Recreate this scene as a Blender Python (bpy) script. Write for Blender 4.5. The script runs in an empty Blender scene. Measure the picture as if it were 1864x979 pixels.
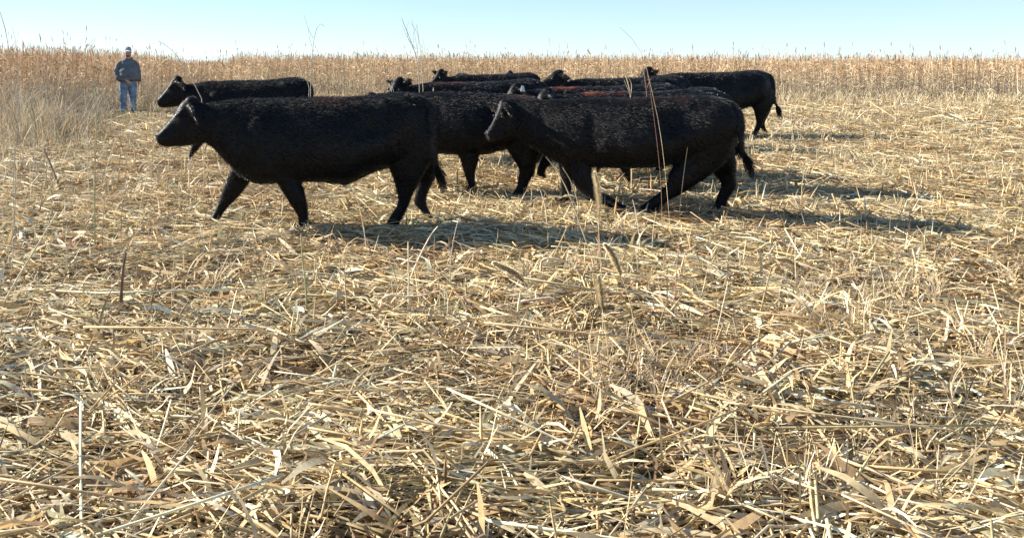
import bpy, math, random
import numpy as np
from mathutils import Vector, Matrix
random.seed(7); rng = np.random.default_rng(11)
S = bpy.context.scene
COL = S.collection
# ------------------------------------------------------------------ camera
F = 1500.0          # focal length in photograph pixels (photograph 1864 x 979)
H = 1.65            # eye height
PX0, PY0 = 600.0, 99.0   # where the optical axis meets the photograph
cd = bpy.data.cameras.new('camera'); cam = bpy.data.objects.new('camera', cd); COL.objects.link(cam)
cam.location = (0, 0, H); cam.rotation_euler = (math.radians(90), 0, 0)
cd.sensor_width = 36; cd.sensor_fit = 'HORIZONTAL'; cd.lens = 36*F/1864
cd.shift_x = (932-PX0)/1864; cd.shift_y = -(489.5-PY0)/1864
cd.clip_start = 0.1; cd.clip_end = 6000
S.camera = cam
# ------------------------------------------------------------------ light
TO_SUN = Vector((-2.1, 0.98, 1.22)).normalized()
elev = math.asin(TO_SUN.z); azim = math.atan2(TO_SUN.x, TO_SUN.y)
W = bpy.data.worlds.new('World'); S.world = W; W.use_nodes = True
nt = W.node_tree; bg = nt.nodes['Background']; sky = nt.nodes.new('ShaderNodeTexSky')
sky.sky_type = 'NISHITA'; sky.sun_disc = False; sky.sun_elevation = elev; sky.sun_rotation = azim
sky.altitude = 1500; sky.air_density = 0.9; sky.dust_density = 0.0; sky.ozone_density = 3.0
tint = nt.nodes.new('ShaderNodeVectorMath'); tint.operation = 'MULTIPLY'; tint.inputs[1].default_value = (0.81, 0.935, 1.07)
gam = nt.nodes.new('ShaderNodeGamma'); gam.inputs['Gamma'].default_value = 0.62
nt.links.new(sky.outputs[0], gam.inputs[0]); nt.links.new(gam.outputs[0], tint.inputs[0]); nt.links.new(tint.outputs[0], bg.inputs[0]); bg.inputs[1].default_value = 0.123
sd = bpy.data.lights.new('sun', 'SUN'); sd.energy = 5.0; sd.angle = math.radians(0.5); sd.color = (1.0, 0.94, 0.83)
so = bpy.data.objects.new('sun', sd); COL.objects.link(so)
so.rotation_euler = TO_SUN.to_track_quat('Z', 'Y').to_euler(); so.location = (-20, 12, 15)
S.view_settings.view_transform = 'Standard'; S.view_settings.look = 'None'
S.view_settings.exposure = 1.5; S.view_settings.gamma = 1
S.render.engine = 'CYCLES'
# ------------------------------------------------------------------ helpers
def gxy(px, py, z=0.0):
    "point of height z seen at a photograph pixel"
    Y = (H-z)*F/(py-PY0); return (px-PX0)*Y/F, Y
def wx(px, Y): return (px-PX0)*Y/F
def wz(py, Y): return H-(py-PY0)*Y/F
def tag(o, label=None, cat=None, group=None, kind=None):
    for k, v in (('label', label), ('category', cat), ('group', group), ('kind', kind)):
        if v: o[k] = v
    return o
def empty(name, loc):
    o = bpy.data.objects.new(name, None); COL.objects.link(o); o.location = loc; o.empty_display_size = .1
    return o
def smooth01(t): t = np.clip(t, 0, 1); return t*t*(3-2*t)
def wob(x, y, s=1.0, seed=0.0):
    "cheap smooth noise, about -1..1"
    x = np.asarray(x)*s; y = np.asarray(y)*s
    return (np.sin(x*1.3+y*.7+seed)+np.sin(x*-.8+y*1.9+seed*2.1)+np.sin(x*2.7+y*2.1+1.3*seed)*.6+np.sin(x*3.9-y*3.1+seed*.7)*.4)/3.0
def gz(x, y):
    "ground height"
    x = np.asarray(x, float); y = np.asarray(y, float)
    near = np.clip(1-(y-30)/20, 0, 1)
    z = .028*wob(x, y, 1.6, 2.0)*near+.012*wob(x, y, 5.1, 5.0)*near-.02
    r = np.sqrt(x*x+y*y)
    return z-.0105*np.clip(r-38, 0, None)
def fast_mesh(name, V, Fc, mat, colr=None, parent=None, smooth=False):
    "V (n,3); Fc list of (m,k) index arrays"
    me = bpy.data.meshes.new(name)
    me.vertices.add(len(V)); me.vertices.foreach_set('co', np.ascontiguousarray(V, np.float32).ravel())
    loops = np.concatenate([f.ravel() for f in Fc]).astype(np.int32)
    tot = np.concatenate([np.full(len(f), f.shape[1], np.int32) for f in Fc])
    st = np.concatenate([[0], np.cumsum(tot)[:-1]]).astype(np.int32)
    me.loops.add(len(loops)); me.loops.foreach_set('vertex_index', loops)
    me.polygons.add(len(tot)); me.polygons.foreach_set('loop_start', st)
    try: me.polygons.foreach_set('loop_total', tot)
    except Exception: pass
    if smooth: me.polygons.foreach_set('use_smooth', np.ones(len(tot), bool))
    if colr is not None:
        a = me.color_attributes.new('col', 'FLOAT_COLOR', 'POINT')
        c = np.ones((len(V), 4), np.float32); c[:, :3] = colr; a.data.foreach_set('color', c.ravel())
    me.update(calc_edges=True); me.validate()
    me.materials.append(mat)
    o = bpy.data.objects.new(name, me); COL.objects.link(o)
    if parent: o.parent = parent
    return o
class Bag:
    "collects ribbons and tubes"
    def __init__(s): s.V = []; s.C = []; s.F = {3: [], 4: []}; s.n = 0
    def add(s, V, C, faces):
        s.V.append(V); s.C.append(C)
        for f in faces: s.F[f.shape[1]].append(f+s.n)
        s.n += len(V)
    def ribbons(s, P, Wv, wid, colr):
        "P (N,K,3) centre lines, Wv (N,3) side vectors, wid (N,K) half widths, colr (N,3) or (N,K,3)"
        N, K = P.shape[:2]
        if Wv.ndim == 2: Wv = np.repeat(Wv[:, None], K, 1)
        A = P+Wv*wid[..., None]; B = P-Wv*wid[..., None]
        V = np.stack([A, B], 2).reshape(-1, 3)
        if colr.ndim == 2: colr = np.repeat(colr[:, None], K, 1)
        C = np.repeat(colr[:, :, None], 2, 2).reshape(-1, 3)
        base = (np.arange(N)*K*2)[:, None]+(np.arange(K-1)*2)[None]
        b = base.ravel()
        s.add(V, C, [np.stack([b, b+1, b+3, b+2], 1)])
    def tubes(s, P, rad, colr, n=4, cap=True):
        "P (N,K,3), rad (N,K)"
        N, K = P.shape[:2]
        T = np.gradient(P, axis=1); T /= np.linalg.norm(T, axis=2, keepdims=True)+1e-9
        ref = np.zeros_like(T); vert = np.abs(T[..., 2]) > .8
        ref[..., 2] = 1; ref[vert] = (0.3, 1, 0)
        U = np.cross(T, ref); U /= np.linalg.norm(U, axis=2, keepdims=True)+1e-9
        Q = np.cross(T, U)
        ang = np.arange(n)*2*np.pi/n
        R = U[:, :, None]*np.cos(ang)[None, None, :, None]+Q[:, :, None]*np.sin(ang)[None, None, :, None]
        V = (P[:, :, None]+R*rad[:, :, None, None]).reshape(-1, 3)
        if colr.ndim == 2: colr = np.repeat(colr[:, None], K, 1)
        C = np.repeat(colr[:, :, None], n, 2).reshape(-1, 3)
        fs = []
        base = (np.arange(N)*K*n)[:, None]+(np.arange(K-1)*n)[None]; b = base.ravel()
        for j in range(n):
            k = (j+1) % n
            fs.append(np.stack([b+j, b+k, b+n+k, b+n+j], 1))
        if cap and n == 4:
            e = np.arange(N)*K*n
            fs.append(np.stack([e+3, e+2, e+1, e], 1)); e = e+(K-1)*n
            fs.append(np.stack([e, e+1, e+2, e+3], 1))
        s.add(V, C, fs)
    def build(s, name, mat, parent=None, smooth=False):
        Fc = [np.concatenate(f) for f in s.F.values() if f]
        return fast_mesh(name, np.concatenate(s.V), Fc, mat, np.concatenate(s.C), parent, smooth)
# ------------------------------------------------------------------ materials
def mat_new(name):
    m = bpy.data.materials.new(name); m.use_nodes = True
    t = m.node_tree; return m, t, t.nodes['Principled BSDF']
def attr_mat(name, rough=.6, translucent=0.0, spec=.35, var=.25, scale=30, sheen=0.0, bump=0.0, bscale=80):
    m, t, p = mat_new(name); N = t.nodes; L = t.links
    a = N.new('ShaderNodeAttribute'); a.attribute_name = 'col'
    no = N.new('ShaderNodeTexNoise'); no.inputs['Scale'].default_value = scale; no.inputs['Detail'].default_value = 4
    tc = N.new('ShaderNodeTexCoord'); L.new(tc.outputs['Object'], no.inputs['Vector'])
    mr = N.new('ShaderNodeMapRange'); mr.inputs['From Min'].default_value = .3; mr.inputs['From Max'].default_value = .7
    mr.inputs['To Min'].default_value = 1-var; mr.inputs['To Max'].default_value = 1+var
    L.new(no.outputs['Fac'], mr.inputs['Value'])
    mx = N.new('ShaderNodeVectorMath'); mx.operation = 'SCALE'
    L.new(a.outputs['Color'], mx.inputs[0]); L.new(mr.outputs[0], mx.inputs['Scale'])
    L.new(mx.outputs[0], p.inputs['Base Color'])
    p.inputs['Roughness'].default_value = rough; p.inputs['Specular IOR Level'].default_value = spec
    if sheen:
        p.inputs['Sheen Weight'].default_value = sheen; p.inputs['Sheen Roughness'].default_value = .35
    if bump:
        n2 = N.new('ShaderNodeTexNoise'); n2.inputs['Scale'].default_value = bscale; n2.inputs['Detail'].default_value = 3
        mp = N.new('ShaderNodeMapping'); mp.inputs['Scale'].default_value = (.35, 1, 1.2); L.new(tc.outputs['Object'], mp.inputs['Vector'])
        L.new(mp.outputs[0], n2.inputs['Vector'])
        b = N.new('ShaderNodeBump'); b.inputs['Strength'].default_value = bump; b.inputs['Distance'].default_value = .01
        L.new(n2.outputs['Fac'], b.inputs['Height']); L.new(b.outputs[0], p.inputs['Normal'])
    if translucent:
        tr = N.new('ShaderNodeBsdfTranslucent'); L.new(mx.outputs[0], tr.inputs['Color'])
        ms = N.new('ShaderNodeMixShader'); ms.inputs[0].default_value = translucent
        L.new(p.outputs[0], ms.inputs[1]); L.new(tr.outputs[0], ms.inputs[2])
        L.new(ms.outputs[0], N['Material Output'].inputs['Surface'])
    return m
M_straw = attr_mat('straw', .6, .22, .22, .2, 45)
M_stalk = attr_mat('dry_stalk', .6, 0, .18, .25, 60)
M_weed = attr_mat('weeds', .7, .2, .2, .15, 8)
M_coat = attr_mat('black_coat', .5, 0, .14, .45, 9, .03, .4, 40)
M_fur = attr_mat('black_fur', .42, 0, .45, .25, 6, .035)
M_cloth = attr_mat('cloth', .85, 0, .2, .18, 22, .2, .4, 60)
M_skin = attr_mat('skin', .5, 0, .4, .08, 20)
M_gloss = attr_mat('glossy_dark', .15, 0, .6, .05, 10)
def ground_material():
    m, t, p = mat_new('soil_and_chaff'); N = t.nodes; L = t.links
    tc = N.new('ShaderNodeTexCoord')
    n1 = N.new('ShaderNodeTexNoise'); n1.inputs['Scale'].default_value = 1.2; n1.inputs['Detail'].default_value = 6
    n2 = N.new('ShaderNodeTexNoise'); n2.inputs['Scale'].default_value = 38; n2.inputs['Detail'].default_value = 6; n2.inputs['Roughness'].default_value = .7
    mp = N.new('ShaderNodeMapping'); mp.inputs['Scale'].default_value = (.45, 1, 1)
    for n in (n1, ): L.new(tc.outputs['Object'], n.inputs['Vector'])
    L.new(tc.outputs['Object'], mp.inputs['Vector']); L.new(mp.outputs[0], n2.inputs['Vector'])
    r = N.new('ShaderNodeValToRGB'); e = r.color_ramp.elements
    e[0].position = .36; e[0].color = (.050, .034, .020, 1); e[1].position = .62; e[1].color = (.38, .27, .14, 1)
    x = e.new(.5); x.color = (.17, .115, .06, 1)
    L.new(n2.outputs['Fac'], r.inputs[0])
    mx = N.new('ShaderNodeMixRGB'); mx.blend_type = 'MULTIPLY'; mx.inputs[0].default_value = .5
    L.new(r.outputs[0], mx.inputs[1]); L.new(n1.outputs['Fac'], mx.inputs[2])
    L.new(mx.outputs[0], p.inputs['Base Color']); p.inputs['Roughness'].default_value = .95
    b = N.new('ShaderNodeBump'); b.inputs['Strength'].default_value = .9; b.inputs['Distance'].default_value = .03
    L.new(n2.outputs['Fac'], b.inputs['Height']); L.new(b.outputs[0], p.inputs['Normal'])
    return m
# ------------------------------------------------------------------ ground
def build_ground():
    ys = np.concatenate([np.arange(-6, 32, .12), np.geomspace(32, 3000, 60)])
    xs = np.concatenate([-np.geomspace(3000, 26, 40), np.arange(-25.8, 26, .25), np.geomspace(26, 3000, 40)])
    X, Y = np.meshgrid(xs, ys)
    V = np.stack([X.ravel(), Y.ravel(), gz(X, Y).ravel()-.012], 1)
    nx, ny = len(xs), len(ys)
    i = (np.arange(ny-1)[:, None]*nx+np.arange(nx-1)[None]).ravel()
    o = fast_mesh('ground', V, [np.stack([i, i+1, i+nx+1, i+nx], 1)], ground_material(), None, None, True)
    tag(o, kind='structure')
build_ground()
# ------------------------------------------------------------------ straw
PAL = np.array([[.62,.50,.30],[.68,.57,.38],[.55,.41,.21],[.74,.67,.51],[.42,.30,.17],[.50,.46,.27],[.60,.45,.25],[.28,.19,.11],[.66,.53,.33],[.40,.37,.27],[.58,.39,.21],[.74,.68,.54]])
PW = np.array([.16,.15,.12,.10,.08,.07,.09,.05,.10,.04,.03,.05]); PW /= PW.sum()
def sector(n, y0, y1, m=2.5):
    "random ground points inside the widened view, uniform per square metre"
    x0, x1 = (-600)/F, (1264)/F
    ys = []
    while sum(map(len, ys)) < n:
        y = rng.uniform(y0, y1, n*2); w = (x1-x0)*y+2*m; k = rng.random(n*2)*((x1-x0)*y1+2*m) < w; ys.append(y[k])
    y = np.concatenate(ys)[:n]; x = (x0*y-m)+rng.random(n)*((x1-x0)*y+2*m)
    return x, y
def area(y0, y1, m=2.5): return (1864/F)*(y1*y1-y0*y0)/2+2*m*(y1-y0)
litter = Bag()
def scatter(y0, y1, dens, kind, K=4, scale=1.0):
    n = int(area(y0, y1)*dens); x, y = sector(n, y0, y1)
    # clumping: thin out where a slow noise is low
    keep = rng.random(n) < .18+.95*(.5+.5*wob(x, y, 2.3, 9)); x, y = x[keep], y[keep]; n = len(x)
    az = rng.normal(0, 1, n)*.75+.5*wob(x, y, .9, 4); fl = rng.random(n) < .22; az[fl] = rng.uniform(0, np.pi, fl.sum())
    if kind == 'leaf':
        Ln = rng.gamma(4, .058, n)*scale; wd = rng.uniform(.0025, .010, n)*scale; h0 = rng.uniform(0, .05, n); pit = rng.normal(.04, .16, n)
    elif kind == 'broad':
        Ln = rng.uniform(.14, .52, n)*scale; wd = rng.uniform(.008, .020, n)*scale; h0 = rng.uniform(.0, .06, n); pit = rng.normal(.02, .16, n)
    elif kind == 'chaff':
        Ln = rng.uniform(.02, .08, n)*scale; wd = rng.uniform(.003, .010, n)*scale; h0 = rng.uniform(-.005, .035, n); pit = rng.normal(.0, .35, n)
    elif kind == 'stalk':
        Ln = rng.gamma(3.5, .15, n)*scale; wd = rng.uniform(.002, .0075, n)*scale; h0 = rng.uniform(.005, .06, n); pit = rng.normal(.02, .10, n)
    elif kind == 'up':
        Ln = rng.uniform(.06, .28, n)*scale; wd = rng.uniform(.0015, .005, n)*scale; h0 = rng.uniform(-.01, .01, n); pit = rng.uniform(.4, 1.5, n); az = rng.uniform(0, 2*np.pi, n)
    elif kind == 'stub':
        Ln = rng.uniform(.06, .24, n)*scale; wd = rng.uniform(.003, .008, n)*scale; h0 = rng.uniform(-.01, .01, n); pit = rng.uniform(.9, 1.6, n)
    t = np.linspace(0, 1, K)[None]
    cur = rng.normal(0, .5 if kind not in ('stalk', 'stub') else .06, n)[:, None]; cpz = rng.normal(-.35 if kind in ('leaf', 'broad', 'up') else 0, .5 if kind not in ('stalk', 'stub') else .05, n)[:, None]
    A = az[:, None]+cur*t*1.5; Pt = pit[:, None]+cpz*t*(1.4 if kind != 'stalk' else 1)
    if kind == 'stalk':      # some have a sharp break
        br = rng.random(n) < .3; kk = K//2
        Pt[br, kk:] += rng.normal(0, .35, br.sum())[:, None]; A[br, kk:] += rng.normal(0, .6, br.sum())[:, None]
    seg = Ln[:, None]/(K-1)
    dx = np.cos(A)*np.cos(Pt)*seg; dy = np.sin(A)*np.cos(Pt)*seg; dz = np.sin(Pt)*seg
    P = np.zeros((n, K, 3))
    P[:, 1:, 0] = np.cumsum(dx[:, :-1], 1); P[:, 1:, 1] = np.cumsum(dy[:, :-1], 1); P[:, 1:, 2] = np.cumsum(dz[:, :-1], 1)
    if kind not in ('up', 'stub'): P -= P.mean(1, keepdims=True)
    P[..., 0] += x[:, None]; P[..., 1] += y[:, None]
    mound = .05*np.clip(wob(x, y, 2.3, 9), 0, 1)
    P[..., 2] += (gz(x, y)+h0+mound*rng.random(n))[:, None]
    g = gz(P[..., 0], P[..., 1])-.004
    P[..., 2] = np.maximum(P[..., 2], g)
    c = PAL[rng.choice(len(PAL), n, p=PW)]*rng.uniform(.72, 1.22, n)[:, None]
    brn = smooth01(wob(x, y, 1.1, 21)*1.6-.1)[:, None]; c = c*(1-.22*brn*np.array([[.7, 1, 1.2]]))
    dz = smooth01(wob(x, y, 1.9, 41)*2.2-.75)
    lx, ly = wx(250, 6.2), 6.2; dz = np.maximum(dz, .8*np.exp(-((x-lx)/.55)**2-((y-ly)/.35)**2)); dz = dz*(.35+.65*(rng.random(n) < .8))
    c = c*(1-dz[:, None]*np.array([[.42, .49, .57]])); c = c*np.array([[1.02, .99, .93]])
    c = np.clip(c, .02, .74)
    taper = 1-.75*np.abs(t*2-1)**2.5 if kind != 'stalk' else 1-.25*t
    if kind in ('stalk', 'stub'):
        litter.tubes(P, wd[:, None]*taper, c, 4)
    else:
        tilt = rng.normal(0, .55 if kind != 'up' else 1.2, n)
        hx, hy = -np.sin(az), np.cos(az)
        Wv = np.stack([hx*np.cos(tilt), hy*np.cos(tilt), np.sin(tilt)], 1)
        cc = np.repeat(c[:, None], K, 1)*(1+.25*rng.normal(0, .4, (n, K)))[..., None]
        litter.ribbons(P, Wv, wd[:, None]*taper*np.ones((1, K)), np.clip(cc, .02, .9))
scatter(1.8, 5.5, 900, 'chaff', 3); scatter(1.8, 5.5, 900, 'leaf', 5); scatter(1.8, 5.5, 130, 'broad', 6); scatter(1.8, 5.5, 210, 'stalk', 5); scatter(1.8, 5.5, 60, 'up', 4)
scatter(5.5, 10, 500, 'chaff', 3, 1.2); scatter(5.5, 10, 620, 'leaf', 4, 1.1); scatter(5.5, 10, 110, 'broad', 5); scatter(5.5, 10, 180, 'stalk', 4); scatter(5.5, 10, 70, 'up', 4)
scatter(10, 17, 260, 'chaff', 3, 1.6); scatter(10, 17, 300, 'leaf', 3, 1.4); scatter(10, 17, 45, 'broad', 4); scatter(10, 17, 80, 'stalk', 4, 1.1); scatter(10, 17, 40, 'up', 3, 1.3)
scatter(2.4, 8, 14, 'stub', 3); scatter(8, 20, 12, 'stub', 3, 1.2)
scatter(17, 36, 70, 'chaff', 3, 2.6); scatter(17, 36, 90, 'leaf', 3, 2.2); scatter(17, 36, 18, 'stalk', 3, 1.5); scatter(17, 36, 22, 'up', 3, 1.9)
def clumps(n, y0, y1, per, sc=1.0):
    "trampled crowns: broad curled leaves springing from one root"
    x, y = sector(n, y0, y1); X = np.repeat(x, per)+rng.normal(0, .035*sc, n*per); Y_ = np.repeat(y, per)+rng.normal(0, .035*sc, n*per); m = n*per
    az = rng.uniform(0, 2*np.pi, m); K = 6; t = np.linspace(0, 1, K)[None]; L = rng.uniform(.08, .30, m)[:, None]*sc*np.repeat(rng.uniform(.6, 1.3, n), per)[:, None]
    el = rng.uniform(.3, 1.4, m)[:, None]-t*rng.uniform(.6, 2.6, m)[:, None]
    dr = L/(K-1)*np.cos(el); dz = L/(K-1)*np.sin(el); R = np.concatenate([np.zeros((m, 1)), np.cumsum(dr[:, :-1], 1)], 1); Z = np.concatenate([np.zeros((m, 1)), np.cumsum(dz[:, :-1], 1)], 1)
    P = np.stack([X[:, None]+np.cos(az)[:, None]*R, Y_[:, None]+np.sin(az)[:, None]*R, gz(X, Y_)[:, None]+.01+Z], 2)
    P[..., 2] = np.maximum(P[..., 2], gz(P[..., 0], P[..., 1]))
    cc = PAL[rng.choice([0, 1, 2, 4, 6, 8, 10], m)]*rng.uniform(.7, 1.15, (m, 1))*np.repeat(rng.uniform(.75, 1.1, n), per)[:, None]
    sd = np.stack([-np.sin(az), np.cos(az), rng.normal(0, .5, m)], 1); sd /= np.linalg.norm(sd, axis=1, keepdims=True)
    litter.ribbons(P, sd, rng.uniform(.004, .014, m)[:, None]*sc*(1-.8*t**2), np.clip(cc, .03, .85))
def mats(n, y0, y1, per, sc=1.0):
    "swaths of long leaves and stalks laid the same way by the roller"
    x, y = sector(n, y0, y1); m = n*per; a0 = np.repeat(rng.normal(.1, .55, n), per)
    ln = np.repeat(rng.uniform(.35, .8, n), per)*rng.uniform(.5, 1.1, m)*sc; az = a0+rng.normal(0, .13, m)
    off = rng.normal(0, .11, m)*sc; al = rng.normal(0, .16, m)*sc
    X = np.repeat(x, per)+np.cos(a0)*al-np.sin(a0)*off; Y_ = np.repeat(y, per)+np.sin(a0)*al+np.cos(a0)*off
    K = 6; t = np.linspace(-.5, .5, K)[None]; bend = rng.normal(0, .10, m)[:, None]
    P = np.stack([X[:, None]+np.cos(az)[:, None]*ln[:, None]*t-np.sin(az)[:, None]*bend*(t*t), Y_[:, None]+np.sin(az)[:, None]*ln[:, None]*t+np.cos(az)[:, None]*bend*(t*t), 0*t+gz(X, Y_)[:, None]+(.02+.055*np.exp(-(off/(.1*sc))**2)*rng.random(m))[:, None]+rng.normal(0, .05, m)[:, None]*t], 2)
    P[..., 2] = np.maximum(P[..., 2], gz(P[..., 0], P[..., 1]))
    cc = PAL[rng.choice([0, 1, 2, 3, 5, 6, 8], m)]*rng.uniform(.75, 1.1, (m, 1))*np.repeat(rng.uniform(.7, 1.1, n), per)[:, None]*np.array([[1, .96, .86]])
    h = rng.random(m) < .35; w = rng.uniform(.003, .011, m)*sc
    sd = np.stack([-np.sin(az), np.cos(az), rng.normal(0, .6, m)], 1); sd /= np.linalg.norm(sd, axis=1, keepdims=True)
    q = ~h; litter.ribbons(P[q], sd[q], w[q][:, None]*(1-1.6*np.abs(t)**1.5), np.clip(cc[q], .03, .78))
    litter.tubes(P[h], (w[h]*.55)[:, None]*np.ones((1, K)), np.clip(cc[h], .03, .78), 4)
mats(150, 2.2, 6.5, 34); mats(330, 6.5, 12, 26, 1.1); mats(500, 12, 24, 16, 1.4)
clumps(130, 2.2, 6.5, 26); clumps(240, 6.5, 12, 20, 1.05); clumps(420, 12, 24, 14, 1.3)
o = litter.build('straw_litter', M_straw); tag(o, 'trampled pale straw, dry leaves and broken stalks covering the ground', 'straw', kind='stuff')

# ------------------------------------------------------------------ the standing crop behind
def edge_Y(px):
    "distance at which the tall weeds begin, per photograph column"
    return np.interp(px, [-600, 60, 150, 260, 330, 420, 520, 700, 2600], [18, 20, 23, 25, 28, 30, 31, 31, 31])
def top_h(px, Y):
    return np.interp(px, [-600, 0, 120, 220, 300, 335, 418, 428, 600, 900, 2600], [1.95, 1.90, 1.88, 1.80, 1.62, 1.43, 1.40, 1.68, 1.66, 1.63, 1.66])
def weeds(n, y0, y1, leaves=4, wscale=1.0):
    b = []
    x, y = sector(n, y0, y1, 6)
    px = PX0+x*F/y; ok = y > edge_Y(px)+rng.normal(0, .6, n); x, y, px = x[ok], y[ok], px[ok]; n = len(x)
    h = top_h(px, y)*(1.02-np.abs(rng.normal(0, .17, n))+.04*wob(x, y, 1.1, 6)); h *= 1+.05*wob(x*3, y*3, 1.3, 16); tall = rng.random(n) < .03; h[tall] *= rng.uniform(1.03, 1.38, tall.sum())**1.0
    h = np.clip(h, .3, None); z0 = gz(x, y)
    lean = rng.normal(0, .07, (n, 2))
    K = 4; t = np.linspace(0, 1, K)[None]
    P = np.zeros((n, K, 3)); P[..., 0] = x[:, None]+lean[:, :1]*h[:, None]*t**1.5; P[..., 1] = y[:, None]+lean[:, 1:]*h[:, None]*t**1.5; P[..., 2] = z0[:, None]+h[:, None]*t
    rust = np.array([.40, .24, .13]); tan = np.array([.58, .45, .28]); pale = np.array([.66, .55, .37]); grey = np.array([.40, .33, .25])
    u = rng.random(n); left = smooth01((330-px)/200)
    c_top = np.where((u < .45+.2*left)[:, None], rust[None], tan[None])*rng.uniform(.75, 1.2, (n, 1)); c_bot = np.where((u < .6)[:, None], pale, grey)*rng.uniform(.75, 1.1, (n, 1)); mott = (1+.22*wob(x, y, .8, 31))[:, None]; c_top = c_top*mott; c_bot = c_bot*mott
    dirx = rng.uniform(0, np.pi, n); Wv = np.stack([np.cos(dirx), np.sin(dirx), np.zeros(n)], 1)
    mixc = lambda tt: c_bot[:, None]*(1-smooth01(tt*1.6-.35))[..., None]+c_top[:, None]*smooth01(tt*1.6-.35)[..., None]
    far.ribbons(P, Wv, rng.uniform(.004, .009, n)[:, None]*wscale*(1-.5*t), mixc(np.repeat(t, n, 0)))
    # seed heads
    hd = (rng.random(n) < .22) | tall; m = hd.sum(); tt = np.linspace(0, 1, 4)[None]
    Lh = rng.uniform(.10, .26, m)[:, None]; Ph = np.repeat(P[hd, -1][:, None], 4, 1); Ph[..., 2] += Lh*tt-Lh*.5; Ph[..., 0] += rng.normal(0, .04, (m, 1))*tt
    far.ribbons(Ph, Wv[hd], wscale*rng.uniform(.006, .016, m)[:, None]*np.array([[.4, 1, .9, .15]]), (rust*1.05)[None]*rng.uniform(.55, 1.15, (m, 1)))
    # leaves and side branches
    for k in range(leaves):
        hh = rng.random(n)**.8*.9; L = rng.uniform(.12, .42, n); a = rng.uniform(0, 2*np.pi, n); up = rng.uniform(-.6, 1.1, n)
        Q = np.zeros((n, 3, 3)); tq = np.linspace(0, 1, 3)[None]
        bx = x+lean[:, 0]*h*hh**1.5; by = y+lean[:, 1]*h*hh**1.5
        Q[..., 0] = bx[:, None]+np.cos(a)[:, None]*L[:, None]*tq*.8; Q[..., 1] = by[:, None]+np.sin(a)[:, None]*L[:, None]*tq*.8
        Q[..., 2] = np.maximum((z0+h*hh)[:, None]+L[:, None]*(up[:, None]*tq-.55*tq**2), z0[:, None]+.02)
        Wq = np.stack([-np.sin(a)*.5, np.cos(a)*.5, rng.normal(0, .8, n)], 1); Wq /= np.linalg.norm(Wq, axis=1, keepdims=True)
        cc = c_bot*(1-smooth01(hh*1.6-.35))[:, None]+c_top*smooth01(hh*1.6-.35)[:, None]
        far.ribbons(Q, Wq, rng.uniform(.006, .018, n)[:, None]*wscale*np.array([[1, .8, .2]]), cc*rng.uniform(.8, 1.2, (n, 1)))
far = Bag()
weeds(int(area(18, 36, 6)*34), 18, 36, 5, 1.0)
weeds(int(area(36, 60, 6)*9), 36, 60, 4, 1.5)
weeds(int(area(60, 110, 6)*2.5), 60, 110, 3, 2.4)
o = far.build('standing_weeds', M_weed); tag(o, 'tall rust brown dried crop standing across the back of the field', 'dry crop', kind='stuff')
# short scraggly growth in front of it
far = Bag()
def scrag(n, y0, y1, lo, hi, xmask, greyness=.4):
    x, y = sector(n, y0, y1, 3); px = PX0+x*F/y; ok = rng.random(n) < xmask(px, y); x, y = x[ok], y[ok]; n = len(x)
    if n == 0: return
    px2 = PX0+x*F/y; kk = ~((px2 > 196) & (px2 < 272) & (y > 19) & (y < 24.2)) | (rng.random(n) < .06); x, y = x[kk], y[kk]; n = len(x)
    cl = .5+.5*wob(x, y, 1.3, 3); h = rng.uniform(lo, hi, n)*(.45+.75*cl); z0 = gz(x, y)
    for k in range(3):
        a = rng.uniform(0, 2*np.pi, n); s = rng.uniform(.1, .7, n)+.5*(greyness > .5)*(rng.random(n) < .35); K = 4; t = np.linspace(0, 1, K)[None]
        P = np.zeros((n, K, 3)); P[..., 0] = x[:, None]+(np.cos(a)*s*h)[:, None]*t**1.6; P[..., 1] = y[:, None]+(np.sin(a)*s*h)[:, None]*t**1.6
        P[..., 2] = z0[:, None]+h[:, None]*(t-.28*t**3*s[:, None])
        g = rng.random(n) < greyness
        c = np.where(g[:, None], np.array([[.45, .37, .26]]), PAL[rng.choice(len(PAL), n, p=PW)])*rng.uniform(.7, 1.15, (n, 1))
        cl2 = smooth01(wob(x, y, 2.1, 27)*2-.3); dk = rng.random(n) < .10+.45*(greyness > .5)*cl2; c[dk] *= .38
        d = rng.uniform(0, np.pi, n); Wv = np.stack([np.cos(d), np.sin(d), np.zeros(n)], 1)
        far.ribbons(P, Wv, rng.uniform(.003, .009, n)[:, None]*(1-.6*t)*np.clip(y/16, .6, 2)[:, None], c)
scrag(26000, 13, 25, .25, .8, lambda px, y: np.clip((200-px)/150, 0, 1)*np.clip((y-12)/5, 0, 1)*.9)
scrag(15000, 15.5, 24, .5, 1.25, lambda px, y: np.clip((200-px)/60, 0, 1)*np.clip(.35+wob(px/50, y, 1.1, 12), 0, 1), .85)
scrag(2600, 9, 17, .5, 1.3, lambda px, y: np.clip((120-px)/100, 0, 1)*np.clip(.3+wob(px/40, y, 1.3, 17), 0, 1), .6)
scrag(16000, 17, 32, .15, .55, lambda px, y: np.clip((y-(edge_Y(px)-6))/5, 0, 1)*.95, .2)
scrag(9000, 3.0, 6.6, .08, .30, lambda px, y: np.clip((px-900)/250, 0, 1)*np.clip(.2+wob(px/160, y, 1.5, 8), 0, 1), .3)
scrag(3500, 6, 14, .10, .40, lambda px, y: np.clip((160-px)/160, 0, 1)*.7, .5)
o = far.build('scrub_weeds', M_weed); tag(o, 'short scraggly grey and tan dead weeds between the stubble and the tall crop', 'dead weeds', kind='stuff')

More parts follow.
